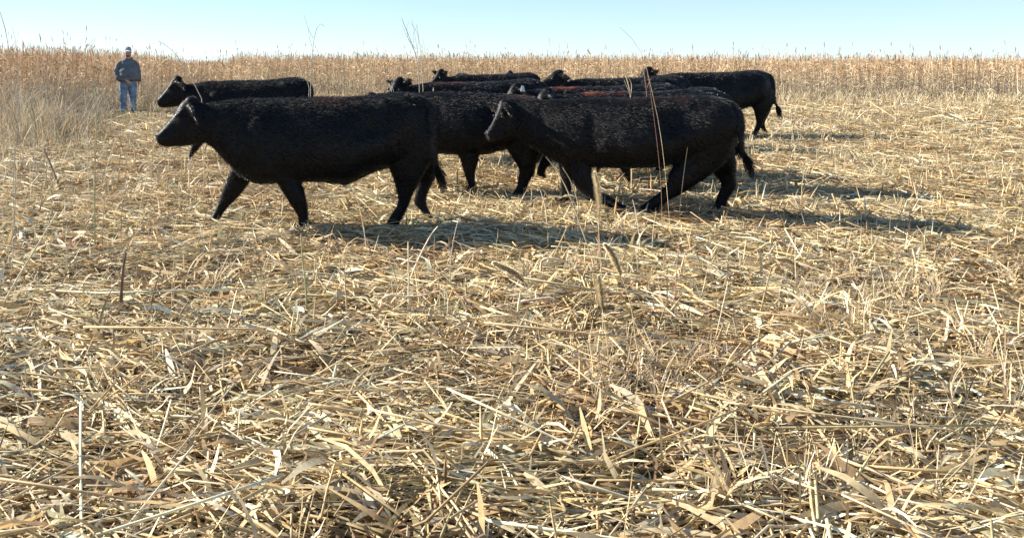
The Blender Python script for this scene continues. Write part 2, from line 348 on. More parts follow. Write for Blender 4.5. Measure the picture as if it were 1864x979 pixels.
# ------------------------------------------------------------------ solid modelling: lofted limbs fused by voxel remesh
def loft(st, n=20, ex=2.2, pear=0.0):
    "st: list of (centre, half axis u, half axis v). returns V, faces(list)"
    V = []; Fc = []
    for c, u, v in st:
        c, u, v = Vector(c), Vector(u), Vector(v)
        for j in range(n):
            a = 2*math.pi*j/n; ca, sa = math.cos(a), math.sin(a)
            cu = math.copysign(abs(ca)**(2/ex), ca); sv = math.copysign(abs(sa)**(2/ex), sa)
            V.append(c+u*cu+v*sv*(1-pear*cu))
    m = len(st)
    for i in range(m-1):
        for j in range(n):
            k = (j+1) % n; Fc.append((i*n+j, i*n+k, (i+1)*n+k, (i+1)*n+j))
    a = len(V); V.append(Vector(st[0][0])); V.append(Vector(st[-1][0]))
    for j in range(n):
        k = (j+1) % n; Fc.append((a, k, j)); Fc.append((a+1, (m-1)*n+j, (m-1)*n+k))
    return V, Fc
def densify(st, k=3):
    "Catmull-Rom through stations"
    out = []
    arr = [np.concatenate([np.array(c), np.array(u), np.array(v)]) for c, u, v in st]
    for i in range(len(arr)-1):
        p0 = arr[max(i-1, 0)]; p1 = arr[i]; p2 = arr[i+1]; p3 = arr[min(i+2, len(arr)-1)]
        for j in range(k):
            t = j/k; q = .5*(2*p1+(p2-p0)*t+(2*p0-5*p1+4*p2-p3)*t*t+(3*p1-p0-3*p2+p3)*t**3)
            out.append((q[:3], q[3:6], q[6:9]))
    q = arr[-1]; out.append((q[:3], q[3:6], q[6:9])); return out
def ball(c, r):
    st = []
    for i in range(1, 8):
        a = math.pi*i/8; st.append(((c[0], c[1], c[2]+r[2]*math.cos(a)), (r[0]*math.sin(a), 0, 0), (0, r[1]*math.sin(a), 0)))
    return loft(st, 14, 2)
def fuse(name, pieces, voxel, smooth_it, mat, parent, colfn=None, disp=None):
    V = []; Fc = []
    for v, f in pieces:
        o = len(V); V += [tuple(p) for p in v]; Fc += [tuple(i+o for i in q) for q in f]
    me = bpy.data.meshes.new('raw'); me.from_pydata(V, [], Fc); me.update()
    import bmesh
    bm = bmesh.new(); bm.from_mesh(me); bmesh.ops.recalc_face_normals(bm, faces=bm.faces); bm.to_mesh(me); bm.free()
    tmp = bpy.data.objects.new('raw', me); COL.objects.link(tmp)
    r = tmp.modifiers.new('r', 'REMESH'); r.mode = 'VOXEL'; r.voxel_size = voxel; r.use_smooth_shade = True
    s = tmp.modifiers.new('s', 'SMOOTH'); s.factor = .5; s.iterations = smooth_it
    dg = bpy.context.evaluated_depsgraph_get(); ev = tmp.evaluated_get(dg)
    out = bpy.data.meshes.new_from_object(ev)
    bpy.data.objects.remove(tmp); bpy.data.meshes.remove(me)
    out.name = name; out.materials.clear(); out.materials.append(mat)
    n = len(out.vertices); co = np.empty(n*3, np.float32); out.vertices.foreach_get('co', co); co = co.reshape(-1, 3)
    nn = np.empty(n*3, np.float32); out.vertices.foreach_get('normal', nn); nn = nn.reshape(-1, 3)
    if disp is not None:
        co = (co+nn*disp(co, nn)[:, None]).astype(np.float32); out.vertices.foreach_set('co', co.ravel()); out.update()
        nn = np.empty(n*3, np.float32); out.vertices.foreach_get('normal', nn); nn = nn.reshape(-1, 3)
    if colfn is not None:
        c = np.ones((n, 4), np.float32); c[:, :3] = colfn(co, nn)
        a = out.color_attributes.new('col', 'FLOAT_COLOR', 'POINT'); a.data.foreach_set('color', c.ravel())
    out.polygons.foreach_set('use_smooth', np.ones(len(out.polygons), bool))
    o = bpy.data.objects.new(name, out); COL.objects.link(o); o.parent = parent
    return o, co, nn

# ------------------------------------------------------------------ cattle
# side-view stations are pairs of points (upper, lower) or (front, back) in "A" units: 188 units = 1 m, origin (540, 411)
SA = 188.0
TORSO_A = [((372,190),(372,258),.10),((395,188),(392,272),.125),((420,184),(415,296),.16),((450,181),(440,320),.21),((485,181),(475,334),.255),((530,180),(525,330),.29),((580,179),(580,331),.33),((630,178),(630,333),.345),((670,175),(668,317),.32),((705,171),(705,304),.29),((740,170),(740,300),.26),((765,178),(768,295),.20),((779,198),(784,282),.11)]
LEGS_A = {
 'ff': [((428,280),(478,282),.10),((421,308),(461,314),.095),((411,330),(450,337),.07),((403,348),(435,358),.062),((396,368),(419,376),.047),((388,387),(404,393),.038),((382,398),(399,404),.046),((374,408),(394,413),.05)],
 'nf': [((490,285),(560,285),.12),((500,320),(549,322),.10),((513,340),(554,343),.075),((525,359),(559,362),.063),((535,374),(561,377),.048),((543,388),(562,391),.04),((545,399),(567,402),.048),((545,411),(573,412),.052)],
 'nh': [((685,240),(786,240),.15),((698,285),(786,280),.13),((709,310),(768,312),.09),((716,332),(755,335),.065),((720,350),(746,353),.058),((720,366),(740,370),.045),((711,384),(730,390),.042),((703,397),(723,402),.048),((694,411),(719,412),.052)],
 'fh': [((720,240),(786,240),.15),((742,285),(798,290),.12),((757,318),(797,320),.08),((761,338),(787,340),.06),((757,358),(779,362),.045),((755,374),(779,378),.045),((764,386),(784,389),.046),((772,395),(790,403),.05)]}
HEAD_A = [((287,248),(289,257),.035),((289,242),(292,264),.066),((298,233),(303,268),.076),((313,216),(323,268),.070),((322,203),(338,267),.085),((330,190),(353,265),.105),((343,180),(366,263),.10),((360,184),(380,256),.085)]
HEAD_C = (366, 222)
def build_cow(name, label, px, Y, k=1.0, torso=None, legs=None, tf=None, yaw=0.0, pitch=0.0, lift=(0, 0), rust=(), detail=1, rot=0.0, ear=None, es_=1.0, tail='a', tagcol=None, hs_=1.0, seed=0, swap=False, nofoot=0, group='black cattle walking across the stubble field'):
    """px: photograph column of the origin; k: size; torso/legs given in A units unless tf maps photo pixels to A units"""
    root = empty(name, (wx(px, Y), Y, 0)); root.rotation_euler = (0, 0, rot)
    tag(root, label, 'cow', group)
    rr = random.Random(seed+3)
    s = k/SA
    def P(p, y=0.0): return Vector(((p[0]-540)*s, y, (411-p[1])*s))
    def st(pair, y=0.0):
        a, b, w = pair; A, B = P(a), P(b)
        return ((A+B)/2+Vector((0, y, 0)), (A-B)/2, (0, w*k, 0))
    tr = torso or TORSO_A; lg = legs or LEGS_A
    if tf:
        tr = [(tf(a), tf(b), w) for a, b, w in tr]; lg = {q: [(tf(a), tf(b), w) for a, b, w in v] for q, v in lg.items()}
    pieces = [loft(densify([st(q) for q in tr], 3), 28, 2.25, .16)]
    yo = {'ff': .15, 'nf': -.15, 'nh': -.14, 'fh': .14}
    for q, v in lg.items():
        y = yo[q]*k*(-1 if swap else 1)
        stn = []
        for i, pr in enumerate(v): stn.append(st(pr, y*(1 if i > 1 else .8)))
        pieces.append(loft(densify(stn, 3), 16, 2.1))
        for i, rr_ in ((3, .047), (5, .036)):
            if i >= len(stn)-1: continue
            c_, u_, v_ = stn[i]; hk_ = .012*k if q[1] == 'h' and i == 3 else -.006*k
            pieces.append(ball((c_[0]+hk_, c_[1], c_[2]), (rr_*k*1.05, rr_*k*.9, rr_*k*1.15)))
    # shoulder and haunch masses
    t0 = tr[4]; sh = P(((t0[0][0]+t0[1][0])/2-6, (t0[0][1]*.45+t0[1][1]*.55)))
    hp = tr[-4]; hq = P(((hp[0][0]+hp[1][0])/2+14, (hp[0][1]*.55+hp[1][1]*.45)))
    hk = P((hp[0][0]-2, hp[0][1]+14))
    for sg in (-1, 1):
        pieces.append(ball((sh.x, sg*.155*k, sh.z), (.20*k, .115*k, .30*k)))
        pieces.append(ball((hq.x, sg*.15*k, hq.z), (.24*k, .13*k, .26*k)))
        pieces.append(ball((hk.x, sg*.14*k, hk.z-.05*k), (.10*k, .07*k, .06*k)))
        for q in ('f', 'n'):
            break
    # head in its own frame, nose towards -x
    nk = tr[0]; off = P(((nk[0][0]+nk[1][0])/2-6+lift[0], (nk[0][1]+nk[1][1])/2-2+lift[1]))
    R = Matrix.Rotation(yaw, 4, 'Z') @ Matrix.Rotation(pitch, 4, 'Y')
    def HP(p, y=0.0): return off+R @ Vector(((p[0]-HEAD_C[0])*s*hs_, y*k*hs_, (HEAD_C[1]-p[1])*s*hs_))
    def hst(pr, y=0.0):
        a, b, w = pr; A, B = HP(a, y), HP(b, y); return ((A+B)/2, (A-B)/2, R @ Vector((0, w*k, 0)))
    hs = [hst((a, b, w*hs_)) for a, b, w in HEAD_A]
    pieces.append(loft(densify(hs, 3), 22, 2.3, .10))
    # neck bridge
    a0 = st(tr[0]); a1 = st(tr[1]); a2 = st(tr[2])
    h0 = hs[-2]; mid = tuple((Vector(a0[i])*.5+Vector(h0[i])*.5) for i in range(3))
    hh1 = tuple(Vector(q) for q in h0)
    pieces.append(loft(densify([hh1, mid, a0, a1, a2], 4), 22, 2.2, .12))
    # brow, nostril and jaw relief
    for sg in (-1, 1):
        c = HP((331, 207), sg*.088); pieces.append(ball(c, (.028*k, .022*k, .018*k)))
        c = HP((290, 247), sg*.036); pieces.append(ball(c, (.026*k, .022*k, .022*k)))
        c = HP((350, 240), sg*.075); pieces.append(ball(c, (.07*k, .035*k, .075*k)))
        c = HP((318, 252), sg*.055); pieces.append(ball(c, (.06*k, .02*k, .03*k)))
    c = HP((350, 186)); pieces.append(ball(c, (.07*k, .06*k, .055*k)))
    # ears: flat leaf shapes leaving the side of the poll
    for sg in (-1, 1):
        e = (ear or {}).get(sg, (.9, .12, -.35))      # (sideways, backwards, up) direction of the ear
        base = HP((350, 196), sg*.075); d = R @ Vector((e[1], sg*e[0], e[2])).normalized()
        wd = (R @ Vector((.45, 0, -.85))); wd = (wd-d*wd.dot(d)).normalized(); th = d.cross(wd)
        es = []
        for t, w, h in ((-.02, .034, .032), (.03, .042, .026), (.08, .066, .018), (.13, .072, .015), (.18, .055, .013), (.215, .028, .010), (.228, .012, .007)):
            es.append((base+d*t*k*es_+wd*.012*math.sin(t*14)*k, wd*w*k*es_, th*h*k))
        pieces.append(loft(es, 12, 2))
    # tail
    th = tr[-3][0]; te = tr[-1][0]; tb = tr[-1][1]
    tl = [(th[0]+6, th[1]+9), (te[0]-3, te[1]-9), (te[0]+7, te[1]+6), (te[0]+10, (te[1]+tb[1])/2-4), (te[0]+9, tb[1]), (te[0]+14, tb[1]+22)]
    ts = []
    for i, q in enumerate(tl):
        r = (.040, .034, .028, .024, .020, .016)[i]*k; nx_ = Vector((1, 0, 0)) if i > 1 else Vector((.4, 0, .9))
        ts.append((P(q, -.02), nx_*r, (0, r, 0)))
        if i > 1: ts[-1] = (ts[-1][0], ts[-1][1]*1.2, ts[-1][2])
        ts[-1] = (ts[-1][0]+Vector((-.03*k*min(i, 3)/3, -.045*k*min(i, 4), 0)),)+ts[-1][1:]
    pieces.append(loft(densify(ts, 3), 10, 2))
    tdens = densify(ts, 5)[6:]
    # belly sheath
    b6 = tr[7][1]; c = P((b6[0]-4, b6[1]-1)); pieces.append(ball(c, (.06*k, .03*k, .03*k)))
    def colfn(co, nn):
        x, y, z = co[:, 0]/k, co[:, 1]/k, co[:, 2]/k
        b = np.array([[.0042, .0041, .0050]])*np.ones((len(co), 1))
        n1 = wob(x*6+seed, z*9+y*7, 1.0, seed)
        b = b*(1+.35*n1)[:, None]
        for (x0, x1, amt, dep) in rust:
            top = np.interp(x*SA+540, [q[0][0] for q in tr], [(411-q[0][1])/SA for q in tr])
            w = smooth01((x*SA+540-x0)/25)*smooth01((x1-x*SA-540)/25)*smooth01((z-top+dep)/dep)*np.clip(.65+.7*wob(x*9, y*9, 1, seed+4), 0, 1)*amt
            b = b*(1-w[:, None])+np.array([[.16, .045, .020]])*w[:, None]
        hoof = smooth01((.055-z)/.02)[:, None]; b = b*(1-hoof)+np.array([[.05, .045, .042]])*hoof
        # muzzle skin a little greyer
        mz = HP((291, 252)); d = np.linalg.norm(co-np.array(mz)[None], axis=1)/k
        w = smooth01((.05-d)/.03)[:, None]; b = b*(1-w)+np.array([[.03, .03, .033]])*w
        td = np.min([np.linalg.norm(co-np.array(q[0])[None], axis=1) for q in tdens], axis=0)/k
        w = smooth01((.048-td)/.02)[:, None]*.8; b = b*(1-w)+np.array([[.024, .019, .016]])*w
        return np.clip(b, .003, 1)
    def disp(co, nn):
        x, y, z = co[:, 0]/k, co[:, 1]/k, co[:, 2]/k
        side = smooth01((np.abs(y)-.05)/.08)
        def g(p, rx, rz, a): return a*np.exp(-((x-(p[0]-540)/SA)/rx)**2-((z-(411-p[1])/SA)/rz)**2)*side
        def rel(u, v):
            xx = tr[0][0][0]*(1-u)+tr[-1][0][0]*u; i_ = np.interp(xx, [q[0][0] for q in tr], [q[0][1] for q in tr]); j_ = np.interp(xx, [q[0][0] for q in tr], [q[1][1] for q in tr]); return (xx, i_*(1-v)+j_*v)
        D = g(rel(.72, .36), .14, .12, -.055)+g(rel(.37, .45), .09, .28, -.012)+g(rel(.14, .5), .06, .2, -.018)+g(rel(.25, .42), .12, .20, .013)+g(rel(.80, .12), .07, .05, .032)+g(rel(.88, .45), .14, .22, .028)+g(rel(.29, .72), .09, .09, .022)
        D += side*.0045*np.sin(x*26+z*5)*smooth01((z-.55)/.1)*smooth01((1.0-z)/.15)*np.exp(-((x+.0)/.35)**2)
        D += .006*wob(x*4.5+seed, z*5+y*3, 1, seed)+.0025*wob(x*15, z*15+y*12, 1, seed+2)
        return D*k
    body, co, nn = fuse('body', pieces, .0150 if detail else .024, 4 if detail else 3, M_coat, root, colfn, disp)
    # eyes
    for sg in (-1, 1):
        V, Fc = ball(HP((327, 212), sg*.112*(1 if detail else .95)), (.021*k, .017*k, .018*k))
        me = bpy.data.meshes.new('eye'); me.from_pydata([tuple(v) for v in V], [], Fc); me.materials.append(M_gloss)
        a = me.color_attributes.new('col', 'FLOAT_COLOR', 'POINT'); a.data.foreach_set('color', [.012, .008, .006, 1]*len(V))
        me.polygons.foreach_set('use_smooth', [True]*len(Fc))
        e = bpy.data.objects.new('eye', me); COL.objects.link(e); e.parent = root
    # coat of short hair
    nh = (420000 if detail > 1 else 240000) if detail else 70000
    me = body.data; me.calc_loop_triangles()
    idx = rng.integers(0, len(co), nh)
    p = co[idx]+rng.normal(0, .008, (nh, 3)).astype(np.float32); nrm = nn[idx]
    x, z = p[:, 0]/k, p[:, 2]/k
    flow = np.stack([np.full(nh, .8), rng.normal(0, .25, nh), -.35+.0*z], 1)+rng.normal(0, .25, (nh, 3))
    flow -= nrm*(flow*nrm).sum(1, keepdims=True); flow /= np.linalg.norm(flow, axis=1, keepdims=True)+1e-6
    tuft = np.clip(.5+.5*wob(p[:, 0]*14, p[:, 2]*17+p[:, 1]*11, 1, seed), 0, 1)
    d = flow+nrm*(rng.uniform(.10, .35, nh)+.08*tuft)[:, None]; d /= np.linalg.norm(d, axis=1, keepdims=True)
    Lh = rng.uniform(.012, .032, nh)*k*np.where(z < .35, .5, 1)*np.where(nrm[:, 2] > .5, 1.25, 1)
    hc = np.linalg.norm(p-np.array(off)[None], axis=1)/k; Lh *= np.where((x < off.x/k-.02), .45, 1)
    for sg in (-1, 1):
        de = np.linalg.norm(p-np.array(HP((328, 211), sg*.098))[None], axis=1)/k; Lh = np.where(de < .036, .002, Lh); de = np.linalg.norm(p-np.array(HP((290, 250), sg*.03))[None], axis=1)/k; Lh = np.where(de < .06, .002, Lh)
    sd_ = np.cross(d, rng.normal(0, 1, (nh, 3))); sd_ /= np.linalg.norm(sd_, axis=1, keepdims=True)+1e-6
    w = rng.uniform(.0007, .0017, nh)[:, None]*k*(1 if detail > 1 else 1.5 if detail else 2.4)
    p0 = p-nrm*.012
    V = np.stack([p0-sd_*w, p0+sd_*w, p0+d*(Lh[:, None]+.012)], 1).reshape(-1, 3)
    c = np.repeat(colfn(p, nrm)*rng.uniform(.9, 2.0, (nh, 1)), 3, 0)
    ch = fast_mesh('coat_hair', V, [np.arange(nh*3).reshape(-1, 3)], M_fur, c, root, True)
    cn = nrm*.9+d*.35+rng.normal(0, .07, (nh, 3)); cn /= np.linalg.norm(cn, axis=1, keepdims=True)
    ch.data.normals_split_custom_set_from_vertices(np.repeat(cn, 3, 0).astype(np.float32))
    # tail switch
    bag = Bag(); m = 260; q = Vector(ts[-1][0]); K = 5; t = np.linspace(0, 1, K)[None]
    L = rng.uniform(.12, .30, m)*k; a = rng.uniform(0, 2*np.pi, m); sp = rng.uniform(0, .045, m)*k
    PP = np.zeros((m, K, 3)); PP[..., 0] = q.x+(np.cos(a)*sp)[:, None]*np.sin(t*2.4)+.10*k*t**1.5*(.7+.3*rng.random(m))[:, None]; PP[..., 1] = q.y+(np.sin(a)*sp)[:, None]*np.sin(t*2.4)
    PP[..., 2] = q.z+.06*k-L[:, None]*t
    bag.ribbons(PP, np.stack([np.cos(a), np.sin(a), 0*a], 1), np.full((m, K), .0022)*np.array([[1, 1, 1, .8, .2]]), np.full((m, 3), 1.0)*np.array([[.022, .017, .014]])); bag.build('tail_switch', M_fur, root)
    if tagcol:
        c = HP((344, 192), -.25); me = bpy.data.meshes.new('ear_tag')
        w, h, d = .030*k, .038*k, .003
        vs = [(sx*w*(.55 if sz > 0 else 1), sy*d, sz*h) for sx in (-1, 1) for sy in (-1, 1) for sz in (-1, 1)]
        me.from_pydata([tuple(Vector(v)+c) for v in vs], [], [(0, 1, 3, 2), (4, 6, 7, 5), (0, 4, 5, 1), (2, 3, 7, 6), (0, 2, 6, 4), (1, 5, 7, 3)]); me.materials.append(M_cloth)
        a = me.color_attributes.new('col', 'FLOAT_COLOR', 'POINT'); a.data.foreach_set('color', list(tagcol)*8)
        e = bpy.data.objects.new('ear_tag', me); COL.objects.link(e); e.parent = root
        e['label'] = 'small white plastic ear tag'
    return root
def mapper(s, px0, k, Y):
    "photo pixels -> A units for a cow whose origin column is px0 at distance Y"
    pm = F/Y; gy = PY0+H*pm
    return lambda p: (540+(p[0]-px0)/pm/k*SA, 411+(p[1]-gy)/pm/k*SA)
TORSO_D = [((935,182),(937,246),.10),((965,184),(960,262),.13),((1000,185),(985,280),.18),((1035,181),(1020,298),.225),((1080,178),(1070,304),.28),((1130,179),(1125,304),.35),((1180,177),(1180,300),.365),((1225,174),(1225,290),.31),((1265,172),(1262,280),.28),((1290,175),(1292,276),.24),((1308,184),(1310,268),.17),((1318,198),(1320,255),.09)]
LEGS_D = {
 'ff': [((1005,275),(1065,275),.10),((1018,298),(1056,300),.08),((1022,318),(1050,320),.065),((1023,336),(1045,338),.055),((1024,352),(1041,354),.042),((1020,364),(1036,367),.045),((1013,376),(1036,378),.052)],
 'nf': [((1030,262),(1090,265),.12),((1040,295),(1080,298),.085),((1046,320),(1078,322),.065),((1050,338),(1084,333),.058),((1068,354),(1088,342),.05),((1098,368),(1106,352),.040),((1120,379),(1124,362),.042),((1134,384),(1140,370),.045)],
 'nh': [((1235,245),(1315,245),.15),((1222,280),(1300,285),.12),((1208,310),(1262,318),.085),((1204,326),(1232,340),.06),((1188,345),(1208,356),.045),((1168,362),(1188,374),.042),((1158,372),(1178,385),.048),((1150,381),(1172,390),.052)],
 'fh': [((1245,245),(1315,245),.15),((1268,285),(1322,290),.12),((1285,310),(1322,314),.08),((1298,330),(1324,332),.058),((1292,350),(1312,353),.044),((1288,364),(1307,367),.045),((1280,376),(1305,378),.05)]}
TORSO_C = [((690,182),(690,236),.09),((712,178),(706,252),.12),((735,175),(725,266),.17),((765,170),(758,276),.23),((800,168),(795,280),.28),((840,168),(838,281),.32),((880,170),(880,280),.33),((915,172),(913,270),.30),((945,174),(943,262),.27),((970,180),(970,258),.23),((985,190),(987,250),.17),((995,205),(998,238),.09)]
LEGS_C = {
 'nf': [((775,240),(835,240),.12),((815,268),(868,270),.09),((838,282),(873,284),.07),((844,300),(868,302),.055),((848,316),(866,318),.045),((854,332),(868,334),.042),((851,345),(873,347),.05)],
 'ff': [((755,250),(805,250),.10),((760,285),(795,286),.075),((762,305),(788,306),.055),((763,325),(780,326),.042),((760,344),(782,345),.05)],
 'nh': [((915,230),(990,230),.15),((920,262),(984,266),.12),((932,283),(974,287),.085),((943,303),(971,307),.06),((941,320),(961,324),.046),((939,334),(956,338),.044),((930,348),(954,351),.05)],
 'fh': [((940,235),(995,235),.13),((968,262),(1006,266),.10),((984,278),(1004,284),.06),((978,294),(994,299),.05),((974,306),(988,310),.045),((973,316),(989,322),.05)]}
R_ = math.radians
# A: the near one
build_cow('cow', 'largest black cow, nearest the camera, its whole body and four legs in view', 540, 1500*H/(411-99), 1.0, rust=((560,660,.28,.10),), detail=2, ear={-1: (.75, .45, -.62), 1: (.8, .4, -.2)}, seed=1)
# B: behind, left
build_cow('cow', 'black cow directly in front of the standing man, walking left behind the largest cow', 432, 13.0, 1.0, tf=lambda p: (540+(p[0]-540)*.90, p[1]), pitch=R_(-2), lift=(-2, -12), swap=True, seed=2, ear={-1: (.6, .6, -.35)})
# C
YC = 9.86
build_cow('cow', 'black cow behind the largest cow\'s rump, its head hidden', 860, YC, 1.0, TORSO_C, LEGS_C, mapper(0, 860, 1.0, YC), rust=((590,700,.35,.10),), seed=3, rot=R_(-15))
# D
YD = 8.75
build_cow('cow', 'black cow at the right front, sunlit face, one foreleg folded back mid-step', 1110, YD, 1.0, TORSO_D, LEGS_D, mapper(0, 1110, 1.0, YD), yaw=R_(34), pitch=R_(-10), hs_=.84, es_=1.15, lift=(8, 6), rust=((560,700,.15,.10),), detail=2, ear={-1: (.72, -.50, .18), 1: (.8, -.2, .1)}, seed=4, rot=R_(-17))
# E
build_cow('cow', 'black cow with both ears raised just above the largest cow\'s rump', 845, 12.9, .99, yaw=R_(42), pitch=R_(2), hs_=1.1, lift=(-6, -8), rust=((440,560,.4,.06),), detail=0, ear={-1: (.9, -.25, .25), 1: (.9, 0, .2)}, seed=5)
# F
build_cow('cow', 'small far black cow with one ear pointing left against the dry crop', 882, 19, .96, yaw=R_(30), pitch=R_(0), hs_=1.15, lift=(-6, -18), detail=0, ear={-1: (.9, -.3, .25), 1: (.9, -.5, .25)}, seed=6)
# K
build_cow('cow', 'farthest black cow, only the top of its head showing over another\'s back', 882, 21.8, .88, lift=(0, -30), detail=0, rot=R_(125), seed=7)
# H
build_cow('cow', 'black cow with a white ear tag in the middle of the herd', 1072, 11.4, .98, yaw=R_(10), hs_=1.0, lift=(0, -8), rust=((430,520,.8,.06),), detail=0, tagcol=(.8, .8, .78, 1), seed=8, ear={-1: (.9, .1, -.2)})
# I
build_cow('cow', 'black cow with its head stretched forward level with its back, far right of the herd', 1118, 14.5, 1.0, pitch=R_(14), hs_=1.05, lift=(0, -20), detail=0, seed=9, ear={-1: (.6, .6, -.1)})
# L
build_cow('cow', 'black cow with a long rust patch along its back behind the sunlit faced one', 1140, 10.3, .965, lift=(0, -6), rust=((420,540,1.0,.07),), detail=0, seed=10, swap=True)
# J
build_cow('cow', 'black cow with head held highest at the right end of the herd', 1280, 16.6, 1.04, yaw=R_(20), pitch=R_(-4), hs_=1.15, lift=(-6, -16), detail=0, ear={-1: (.9, -.2, .15)}, seed=11)

# ------------------------------------------------------------------ the man
def build_person():
    Y = 1500*H/(205-99); root = empty('person', (wx(233, Y), Y, 0)); root.rotation_euler = (0, 0, R_(20)); root.scale = (1.02, 1.02, 1.01)
    tag(root, 'heavyset man in grey hooded sweatshirt, blue jeans and cap standing before tall weeds', 'person')
    def ring(x, y, z, a, b): return ((x, y, z), (a, 0, 0), (0, b, 0))
    def const(c):
        return lambda co, nn: np.array([c])*(1+.15*wob(co[:, 0]*20, co[:, 2]*20, 1, 1))[:, None]
    # body: head, neck, forearm ends and hands as one mesh (continuous inside the clothes)
    P = []
    P.append(loft(densify([ring(0,.02,1.42,.13,.09), ring(0,.01,1.50,.085,.08), ring(0,0,1.56,.075,.08), ring(.0,-.01,1.60,.078,.092), ring(0,-.015,1.66,.088,.105), ring(0,-.01,1.72,.086,.105), ring(0,0,1.78,.075,.09), ring(0,0,1.825,.03,.04)], 3), 20, 2.2))
    P.append(ball((0,-.118,1.675), (.016,.022,.024))); P.append(ball((0,-.10,1.60), (.035,.028,.022))); P.append(ball((0,-.112,1.634), (.026,.012,.010)))
    for s in (-1, 1): P.append(ball((s*.088,.0,1.68), (.014,.022,.032))); P.append(ball((s*.034,-.103,1.70), (.022,.012,.007)))
    P.append(loft(densify([ring(0,.03,1.45,.15,.1), ring(0,.02,1.2,.24,.16), ring(0,0,.98,.22,.15), ring(0,0,.90,.16,.12)], 3), 18, 2.2))
    def arm(pts, rad):
        st = []; pv = [Vector(p) for p in pts]
        for i, r in enumerate(rad):
            t = (pv[min(i+1, len(pv)-1)]-pv[max(i-1, 0)]).normalized(); u = t.cross(Vector((.3, 1, .1))).normalized()
            st.append((pv[i], u*r, t.cross(u)*r*.95))
        return loft(densify(st, 3), 14, 2)
    LA = [(-.15,.03,1.44), (-.225,.02,1.35), (-.29,.0,1.16), (-.26,-.10,.97), (-.12,-.24,.92), (-.075,-.25,.90)]
    RA = [(.15,.03,1.44), (.215,.02,1.35), (.25,.02,1.18), (.275,-.03,.98), (.29,-.06,.88), (.285,-.07,.85)]
    P.append(arm(LA, (.04,.06,.055,.045,.033,.032))); P.append(arm(RA, (.04,.06,.055,.045,.033,.032)))
    # legs inside the jeans
    for s, yy in ((-1, 0), (1, .03)): P.append(loft(densify([ring(s*.10,yy,.95,.11,.12), ring(s*.12,yy,.5,.07,.08), ring(s*.125,yy,.06,.04,.05)], 3), 12, 2))
    def hand(w, fdir, side, thumb):
        w = Vector(w); f = Vector(fdir).normalized(); sd = Vector(side).normalized(); n = f.cross(sd)
        P.append(loft([(w-f*.02, sd*.028, n*.018), (w+f*.03, sd*.040, n*.019), (w+f*.085, sd*.042, n*.015), (w+f*.095, sd*.036, n*.010)], 12, 2.4))
        for i, L in enumerate((.065, .078, .072, .055)):
            b = w+f*.085+sd*(-.030+.020*i); pts = [b-f*.02, b+f*L*.4-n*.004, b+f*L*.75-n*.018, b+f*L*.9-n*.034]
            P.append(loft([(q, sd*r, n*r) for q, r in zip(pts, (.0095, .0095, .0085, .006))], 8, 2))
        b = w+f*.02+sd*.034*thumb; d = (f*.75+sd*thumb*.65).normalized(); nn_ = d.cross(n)
        P.append(loft([(b, nn_*.012, n*.012), (b+d*.035, nn_*.011, n*.011), (b+d*.06-n*.008, nn_*.007, n*.008)], 8, 2))
    hand((-.07,-.25,.905), (.8,-.12,-.62), (.5,-.1,.85), 1)
    hand((.285,-.07,.86), (-.05,-.1,-1), (0,1,-.1), -1)
    def skinc(co, nn):
        c = np.array([[.46, .25, .18]])*np.ones((len(co), 1))
        r = smooth01((.05-np.abs(co[:, 2]-1.65))/.04)*smooth01((-co[:, 1]-.07)/.03); c = c*(1-.18*r[:, None]*np.array([[0, 1, 1]]))
        hair = ((co[:, 2] > 1.66) & (co[:, 1] > .0)) | ((co[:, 2] < 1.60) & (co[:, 2] > 1.555) & (co[:, 1] < -.06)); c[hair] = (.10, .07, .05)
        return c
    body, _, _ = fuse('body', P, .0085, 2, M_skin, root, skinc)
    for s in (-1, 1):
        V, Fc = ball((s*.034, -.101, 1.688), (.012, .008, .008)); me = bpy.data.meshes.new('eye'); me.from_pydata([tuple(v) for v in V], [], Fc); me.materials.append(M_gloss)
        a = me.color_attributes.new('col', 'FLOAT_COLOR', 'POINT'); a.data.foreach_set('color', [.03, .02, .015, 1]*len(V)); e = bpy.data.objects.new('eye', me); COL.objects.link(e); e.parent = root
    # sweatshirt with sleeves and a hood lying on the shoulders
    T = [loft(densify([ring(0,.0,.875,.235,.18), ring(0,-.02,.90,.27,.215), ring(0,-.035,1.0,.285,.265), ring(0,-.04,1.12,.27,.255), ring(0,-.01,1.26,.24,.205), ring(0,.02,1.36,.225,.155), ring(0,.03,1.43,.195,.13), ring(0,.03,1.475,.15,.11), ring(0,.02,1.52,.10,.09)], 3), 30, 2.3)]
    T.append(arm(LA[:5]+[(-.10,-.245,.915)], (.05,.085,.098,.092,.06,.052))); T.append(arm(RA[:5]+[(.287,-.065,.87)], (.05,.085,.095,.085,.06,.052)))
    T.append(loft(densify([((-.07,-.09,1.475),(.025,0,.0),(0,.02,.03)), ((-.105,.03,1.515),(.035,0,0),(0,.03,.045)), ((-.07,.115,1.54),(.03,.03,0),(0,.02,.055)), ((0,.14,1.53),(.0,.045,0),(0,0,.06)), ((.07,.115,1.54),(-.03,.03,0),(0,.02,.055)), ((.105,.03,1.515),(-.035,0,0),(0,.03,.045)), ((.07,-.09,1.475),(-.025,0,0),(0,.02,.03))], 4), 12, 2))
    T.append(loft([((-.15,-.262,.99),(0,.012,0),(0,0,.06)), ((0,-.285,1.0),(0,.014,0),(0,0,.07)), ((.15,-.262,.99),(0,.012,0),(0,0,.06))], 10, 3))
